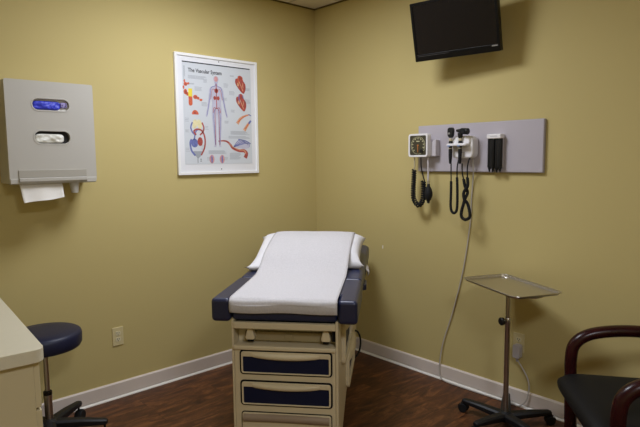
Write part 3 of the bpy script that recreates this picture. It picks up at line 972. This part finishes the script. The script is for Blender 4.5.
# outlets
def outlet(name, label, loc, rot, plug):
    o = thing(name, label, 'outlet', loc, rot)
    obj('cover_plate', B((-.035, .035, -.006, -.0005, -.0585, .0585)), M['ivory'], o, bevel=.004)
    for zc in (.0195, -.0195):
        f = obj('socket_face', P(rrect(-.0165, .0165, zc - .014, zc + .014, .009, 4), -.0078, -.004, 'xz'), M['ivory_white'], o, bevel=.001)
        obj('slots', B((-.0078, -.0052, -.0082, -.0070, zc - .002, zc + .008), (.0052, .0078, -.0082, -.0070, zc - .001, zc + .007), (-.0022, .0022, -.0082, -.0070, zc - .010, zc - .0055)), M['ink'], f, smooth=False)
    obj('screw', LA([(.0005, -.0072), (.003, -.007), (.003, -.005)], 10, (0, 0, 0), 'y'), M['steel'], o)
    return o
outlet('wall_outlet', 'ivory outlet with empty sockets on wall beside the blue stool', (-1.707, 0, .396), 0, False)
outlet('wall_outlet', 'ivory outlet behind the tray stand with adapter plugged in', (0, -1.800, .389), RW, True)
o = wall_thing('paint_chip', 'tiny white mark on bare yellow wall beside table head', 'mark', -.726, .847)
obj('chip', B((-.003, .003, -.004, -.0003, -.012, .012)), M['white_trim'], o, bevel=.001)

# television
yaw, tl = R(7.83), R(14)
c = Vector((-.222, -1.457, 2.260))
r_ = Vector((math.sin(yaw), -math.cos(yaw), 0))
nrm = Vector((-math.cos(yaw), -math.sin(yaw), 0))
nn = nrm * math.cos(tl) - Vector((0, 0, 1)) * math.sin(tl)
upv = Vector((0, 0, 1)) * math.cos(tl) + nrm * math.sin(tl)
mw = Matrix((r_, -nn, upv)).transposed()
tv = thing('television', 'small black flat screen television tilted down on the upper wall', 'television', tuple(c), 0)
tv.rotation_euler = mw.to_euler()
W2, H2 = .270, .172
obj('case', B((-W2, W2, .0, .034, -H2, H2)), M['black'], tv, bevel=.004)
obj('case_back', P([(.034, -.13), (.07, -.09), (.07, .09), (.034, .13)], -.18, .18, 'yz'), M['black'], tv, bevel=.006)
bm = bmesh.new()
ring(bm, rrect(-W2, W2, -H2, H2, .004, 2), rrect(-W2 + .016, W2 - .016, -H2 + .040, H2 - .016, .002, 2), -.006, .001, 'xz')
bz = obj('bezel', bm, M['tvblack'], tv, bevel=.002)
obj('screen', B((-W2 + .014, W2 - .014, -.0015, .002, -H2 + .038, H2 - .014)), M['screen'], tv, smooth=False)
obj('brand_badge', B((.222, .256, -.0068, -.0055, -H2 + .030, -H2 + .036)), M['badge'], bz, smooth=False)
bm = bmesh.new()
x = -.246
k = 0
rnd = random.Random(3)
while x < -.05:
    wd = rnd.uniform(.006, .016)
    box(bm, x, x + wd, -.0068, -.0055, -H2 + .0285, -H2 + .0325)
    x += wd + rnd.uniform(.003, .006)
obj('printed_caption', bm, M['tvtext'], bz, smooth=False)
# wall bracket (built in the television's own frame, reaching back to the wall)
inv = Matrix.Translation(c) @ mw.to_4x4()
inv = inv.inverted()
bm = B((-.018, -.001, -1.53, -1.39, 2.19, 2.35))
tube(bm, [(-.01, -1.46, 2.27), (-.09, -1.46, 2.27), (-.15, -1.462, 2.266)], .018, 12)
bmesh.ops.transform(bm, matrix=inv, verts=bm.verts)
obj('mount_arm', bm, M['black'], tv, bevel=.002)

# ------------------------------------------------------------------ tray stand
sx, sy = -.276, -1.870
ts = thing('tray_stand', 'chrome pole stand on black wheeled five arm base', 'stand', (sx, sy, 0), R(27))
def star_base(t, leg_r, hub_z, m, wheel_r=.024, tip_z=.075, hub_r=.036, hw_=.020, fat=1.0):
    obj('hub', LA([(hub_r * .9, hub_z - .03), (hub_r, hub_z - .02), (hub_r, hub_z + .012), (hub_r * .6, hub_z + .024)], 20), m, t)
    for k in range(5):
        a = 2 * PI * k / 5
        rot = Matrix.Rotation(a, 3, 'Z')
        bm = bmesh.new()
        sec = []
        for s_, zc, ww, hz in ((.015, hub_z - .002, hw_ * 1.15, .018), (leg_r * .55, (hub_z + tip_z) / 2 + .002, hw_ * .95, .015), (leg_r - .012, tip_z, hw_ * .75, .011), (leg_r + .004, tip_z - .002, hw_ * .5, .008)):
            sec.append([bm.verts.new((s_, y, zc + z)) for y, z in ((-ww, -hz * fat), (ww, -hz * fat), (ww, hz * .4), (ww * .6, hz), (-ww * .6, hz), (-ww, hz * .4))])
        for A_, B_ in zip(sec, sec[1:]):
            for i in range(6):
                bm.faces.new((A_[i], A_[(i + 1) % 6], B_[(i + 1) % 6], B_[i]))
        bm.faces.new(sec[0][::-1])
        bm.faces.new(sec[-1])
        bmesh.ops.rotate(bm, verts=bm.verts, cent=(0, 0, 0), matrix=rot)
        obj('leg', bm, m, t, bevel=.003)
        bm = bmesh.new()
        cx_ = leg_r - .012
        for dy in (-.013, .013):
            lathe(bm, [(.004, dy - .008), (wheel_r * .9, dy - .008), (wheel_r, dy - .004), (wheel_r, dy + .004), (wheel_r * .9, dy + .008), (.004, dy + .008)], 18, (cx_ + .010, 0, wheel_r + .0005), 'y')
        tube(bm, [(cx_, 0, tip_z), (cx_, 0, wheel_r * 1.2), (cx_ + .008, 0, wheel_r)], .006, 8)
        grid(bm, 9, 3, lambda u, v: (cx_ + .010 + (wheel_r + .004) * math.cos(PI * u), -.012 + .024 * v, wheel_r + .0005 + (wheel_r + .004) * math.sin(PI * u)))
        bmesh.ops.rotate(bm, verts=bm.verts, cent=(0, 0, 0), matrix=rot)
        obj('caster', bm, M['black_soft'], t)
star_base(ts, .25, .054, M['blackbase'], .027, .072, .040, .027, 1.1)
obj('lower_pole', LA([(.0145, .05), (.0145, .582), (.016, .584), (.016, .612), (.0145, .614)], 20), M['chrome'], ts)
obj('upper_pole', LA([(.012, .59), (.012, .775), (.006, .778)], 18), M['chrome'], ts)
ka = R(158 - 27)
bm = T([(.012 * math.cos(ka), .012 * math.sin(ka), .598), (.034 * math.cos(ka), .034 * math.sin(ka), .598)], .006, 10)
kn = obj('clamp_screw', bm, M['chrome'], ts)
bm = LA([(.004, 0), (.020, .001), (.022, .006), (.022, .016), (.018, .020), (.003, .021)], 14)
bmesh.ops.rotate(bm, verts=bm.verts, cent=(0, 0, 0), matrix=Matrix.Rotation(PI / 2, 3, 'Y'))
bmesh.ops.rotate(bm, verts=bm.verts, cent=(0, 0, 0), matrix=Matrix.Rotation(ka, 3, 'Z'))
bmesh.ops.translate(bm, verts=bm.verts, vec=(.030 * math.cos(ka), .030 * math.sin(ka), .598))
obj('clamp_knob', bm, M['black'], kn)
# tray: long axis direction (-.43,-.9) in plan
TA = math.atan2(-.9, -.43)
ta = TA - R(27)
ca, sa = math.cos(ta), math.sin(ta)
loc2 = lambda a, b, z: (a * ca - b * sa, a * sa + b * ca, z)
bm = bmesh.new()
tube(bm, [loc2(-.02, .0, .776), loc2(.12, .0, .776), loc2(.175, .0, .772), loc2(.20, .02, .774), loc2(.20, .06, .778)], .007, 8)
tube(bm, [loc2(-.15, -.10, .780), loc2(-.15, .10, .780), loc2(.17, .10, .780), loc2(.17, -.10, .780)], .005, 8, closed=True)
tube(bm, [loc2(-.15, 0, .779), loc2(.17, 0, .779)], .006, 8)
obj('tray_frame', bm, M['chrome'], ts)
ty = thing('instrument_tray', 'empty shallow stainless steel tray on top of the pole stand', 'tray', (sx - .0045, sy - .0095, .787), TA)
bm = bmesh.new()
Lx, Ly = .247, .150
loops = [rrect(-Lx + .022, Lx - .022, -Ly + .022, Ly - .022, .030, 6), rrect(-Lx + .010, Lx - .010, -Ly + .010, Ly - .010, .036, 6), rrect(-Lx + .008, Lx - .008, -Ly + .008, Ly - .008, .037, 6), rrect(-Lx, Lx, -Ly, Ly, .042, 6)]
zs_ = [0, .003, .014, .016]
vs = [[bm.verts.new((a, b, z)) for a, b in lp] for lp, z in zip(loops, zs_)]
bm.faces.new(vs[0])
for A_, B_ in zip(vs, vs[1:]):
    for i in range(len(A_)):
        j = (i + 1) % len(A_)
        bm.faces.new((A_[i], A_[j], B_[j], B_[i]))
o = obj('pan', bm, M['steel'], ty, angle=60)
sd = o.modifiers.new('thick', 'SOLIDIFY')
sd.thickness = .0014
bm = T([(a, b, .0155) for a, b in rrect(-Lx, Lx, -Ly, Ly, .042, 6)], .0028, 8, closed=True)
obj('rolled_rim', bm, M['steel'], ty)

# ------------------------------------------------------------------ stool
so = thing('rolling_stool', 'round navy blue stool on black wheeled base beside the counter', 'stool', (-2.221, -.335, 0), R(41))
obj('seat', LA([(.05, .530), (.152, .531), (.171, .538), (.180, .554), (.181, .598), (.176, .613), (.163, .621), (.10, .626), (.03, .627)], 48), M['navy_seat'], so, angle=60)
obj('seat_plate', LA([(.04, .514), (.07, .516), (.07, .531)], 24), M['black'], so)
obj('gas_piston', LA([(.0125, .28), (.0125, .52)], 18), M['chrome'], so)
obj('column', LA([(.020, .12), (.020, .262), (.022, .264), (.022, .282), (.018, .284)], 20), M['chrome'], so)
obj('column_collar', LA([(.0215, .282), (.0215, .300), (.015, .304)], 20), M['black'], so)
star_base(so, .285, .128, M['blackbase'], .030, .108, .042, .027, 1.5)

# ------------------------------------------------------------------ counter
cb = thing('base_cabinet', 'almond laminate base cabinet with plain end under the worktop', 'cabinet', (-2.524, -1.345, 0), R(-3.7))
CX0, CY1 = -.72, 1.22
obj('carcass', B((CX0, -.004, 0, CY1, .136, .8225)), M['cabinet'], cb, bevel=.002)
obj('toe_kick', B((CX0, -.095, .01, CY1, 0, .137)), M['gap'], cb, smooth=False)
ys = [.006, .41, .81, 1.215]
for y0, y1 in zip(ys, ys[1:]):
    d = obj('drawer', B((-.004, .016, y0, y1 - .006, .652, .815)), M['cabinet'], cb, bevel=.003)
    obj('handle', T(catmull([(.016, (y0 + y1) / 2 - .05, .74), (.038, (y0 + y1) / 2 - .045, .74), (.042, (y0 + y1) / 2, .74), (.038, (y0 + y1) / 2 + .045, .74), (.016, (y0 + y1) / 2 + .05, .74)], 5), .004, 8), M['chrome'], d)
    d = obj('door', B((-.004, .016, y0, y1 - .006, .142, .644)), M['cabinet'], cb, bevel=.003)
    obj('handle', T(catmull([(.016, y1 - .05, .50), (.038, y1 - .05, .505), (.042, y1 - .05, .55), (.038, y1 - .05, .595), (.016, y1 - .05, .60)], 5), .004, 8), M['chrome'], d)
wt = thing('worktop', 'pale almond worktop with rounded corner on the base cabinet', 'worktop', (-2.524, -1.345, .829), R(-3.7))
wp = [(CX0 - .01, -.03), (.008 - .0, -.03)]
r0 = .035
cor = [(.03 - r0 + r0 * math.cos(R(a)), -.03 + r0 + r0 * math.sin(R(a))) for a in range(-90, 1, 10)]
pts = [(CX0 - .01, -.03)] + cor + [(.03, CY1 + .02), (CX0 - .01, CY1 + .02)]
obj('slab', P(pts, -.006, .041, 'xy'), M['counter'], wt, bevel=.003)

# ------------------------------------------------------------------ guest chair
A = Vector((-.500, -2.305))          # front post by the wall side
across = Vector((-.785, -.62)).normalized()
back = Vector((.62, -.785)).normalized()
W_ = .58
o2 = A + across * (W_ / 2)
ch = thing('guest_chair', 'mahogany armchair with black upholstered seat at the right wall', 'chair', (o2.x, o2.y, 0), math.atan2(back.y, back.x))
# local x = towards the back, local y = left of back direction; the wall-side post is at local +y or -y
sgn = 1 if Vector((-back.y, back.x)).dot(-across) > 0 else -1
def bent(y):
    return catmull([(.02, y, 0), (.012, y, .25), (.006, y, .45), (.004, y, .56), (.018, y, .628), (.07, y, .672), (.16, y, .694), (.28, y, .700), (.40, y, .688), (.50, y, .672)], 6)
for s in (1, -1):
    y = s * W_ / 2
    bm = T(bent(y), 0, 14, flat=(.031, .027))
    o = obj('arm', bm, M['wood'], ch)
    bm = T(catmull([(.56, y * .97, 0), (.53, y * .97, .25), (.505, y * .97, .45), (.50, y * .97, .66), (.55, y * .97, .90)], 6), 0, 12, flat=(.022, .026))
    obj('back_post', bm, M['wood'], ch)
    obj('side_rail', B((.02, .52, y - .012, y + .012, .33, .39)), M['wood'], ch, bevel=.006)
obj('front_rail', B((.0, .03, -W_ / 2, W_ / 2, .33, .39)), M['wood'], ch, bevel=.006)
# seat: puffy pad overhanging the front posts
def seat_fn(u, v, top):
    a, b = 2 * u - 1, 2 * v - 1
    a = math.copysign(1 - (1 - abs(a)) ** 2, a)
    b = math.copysign(1 - (1 - abs(b)) ** 2, b)
    x = .225 + b * .295
    y = a * (.297 - .004 * (b + 1))
    k = 9
    rr = (max(0, 1 - abs(a) ** k) * max(0, 1 - abs(b) ** k)) ** .45
    # rounded plan corners
    cc = (abs(a) ** 10 + abs(b) ** 10) ** .1
    sc_ = max(abs(a), abs(b)) / cc if cc > 1e-6 else 1
    x = .225 + (x - .225) * sc_
    y *= sc_
    z = .445 + (.052 if top else -.052) * rr + .012 * (1 - b) * .5
    return (x, y, z)
bm = bmesh.new()
grid(bm, 33, 33, lambda u, v: seat_fn(u, v, True))
grid(bm, 33, 33, lambda u, v: seat_fn(u, v, False))
bmesh.ops.remove_doubles(bm, verts=bm.verts, dist=.0004)
obj('seat', bm, M['chair_vinyl'], ch, angle=180)
def back_fn(u, v, f):
    a, b = 2 * u - 1, 2 * v - 1
    rr = (max(0, 1 - abs(a) ** 5) * max(0, 1 - abs(b) ** 5)) ** .5
    z = .70 + b * .19
    return (.505 + .06 * (z - .5) + (.03 if f else -.04) * rr + .02 * a * a * -1, a * .255, z)
bm = bmesh.new()
grid(bm, 21, 21, lambda u, v: back_fn(u, v, True))
grid(bm, 21, 21, lambda u, v: back_fn(u, v, False))
bmesh.ops.remove_doubles(bm, verts=bm.verts, dist=.0006)
obj('backrest', bm, M['chair_vinyl'], ch, angle=180)

# ------------------------------------------------------------------ world, camera
wd = bpy.data.worlds.new('World')
scene.world = wd
wd.use_nodes = True
wd.node_tree.nodes['Background'].inputs[0].default_value = (.9, .85, .75, 1)
wd.node_tree.nodes['Background'].inputs[1].default_value = .02

cam = bpy.data.cameras.new('camera')
co = bpy.data.objects.new('camera', cam)
COL.objects.link(co)
FPX = 541.97
cam.sensor_width = 36
cam.sensor_fit = 'HORIZONTAL'
cam.lens = FPX / 640 * 36
cam.clip_start = .02
yw, pi_, ro = R(47.457), R(5.7613), R(-.5796)
f = Vector((math.cos(yw) * math.cos(pi_), math.sin(yw) * math.cos(pi_), -math.sin(pi_)))
r = Vector((math.sin(yw), -math.cos(yw), 0))
u = r.cross(f)
r2 = r * math.cos(ro) + u * math.sin(ro)
u2_ = -r * math.sin(ro) + u * math.cos(ro)
m = Matrix((r2, u2_, -f)).transposed().to_4x4()
m.translation = Vector((-3.012, -3.3249, 1.4982))
co.matrix_world = m
scene.camera = co
vs_ = scene.view_settings
vs_.view_transform = 'Standard'
vs_.look = 'None'
vs_.gamma = 1
vs_.use_curve_mapping = False
vs_.exposure = 0
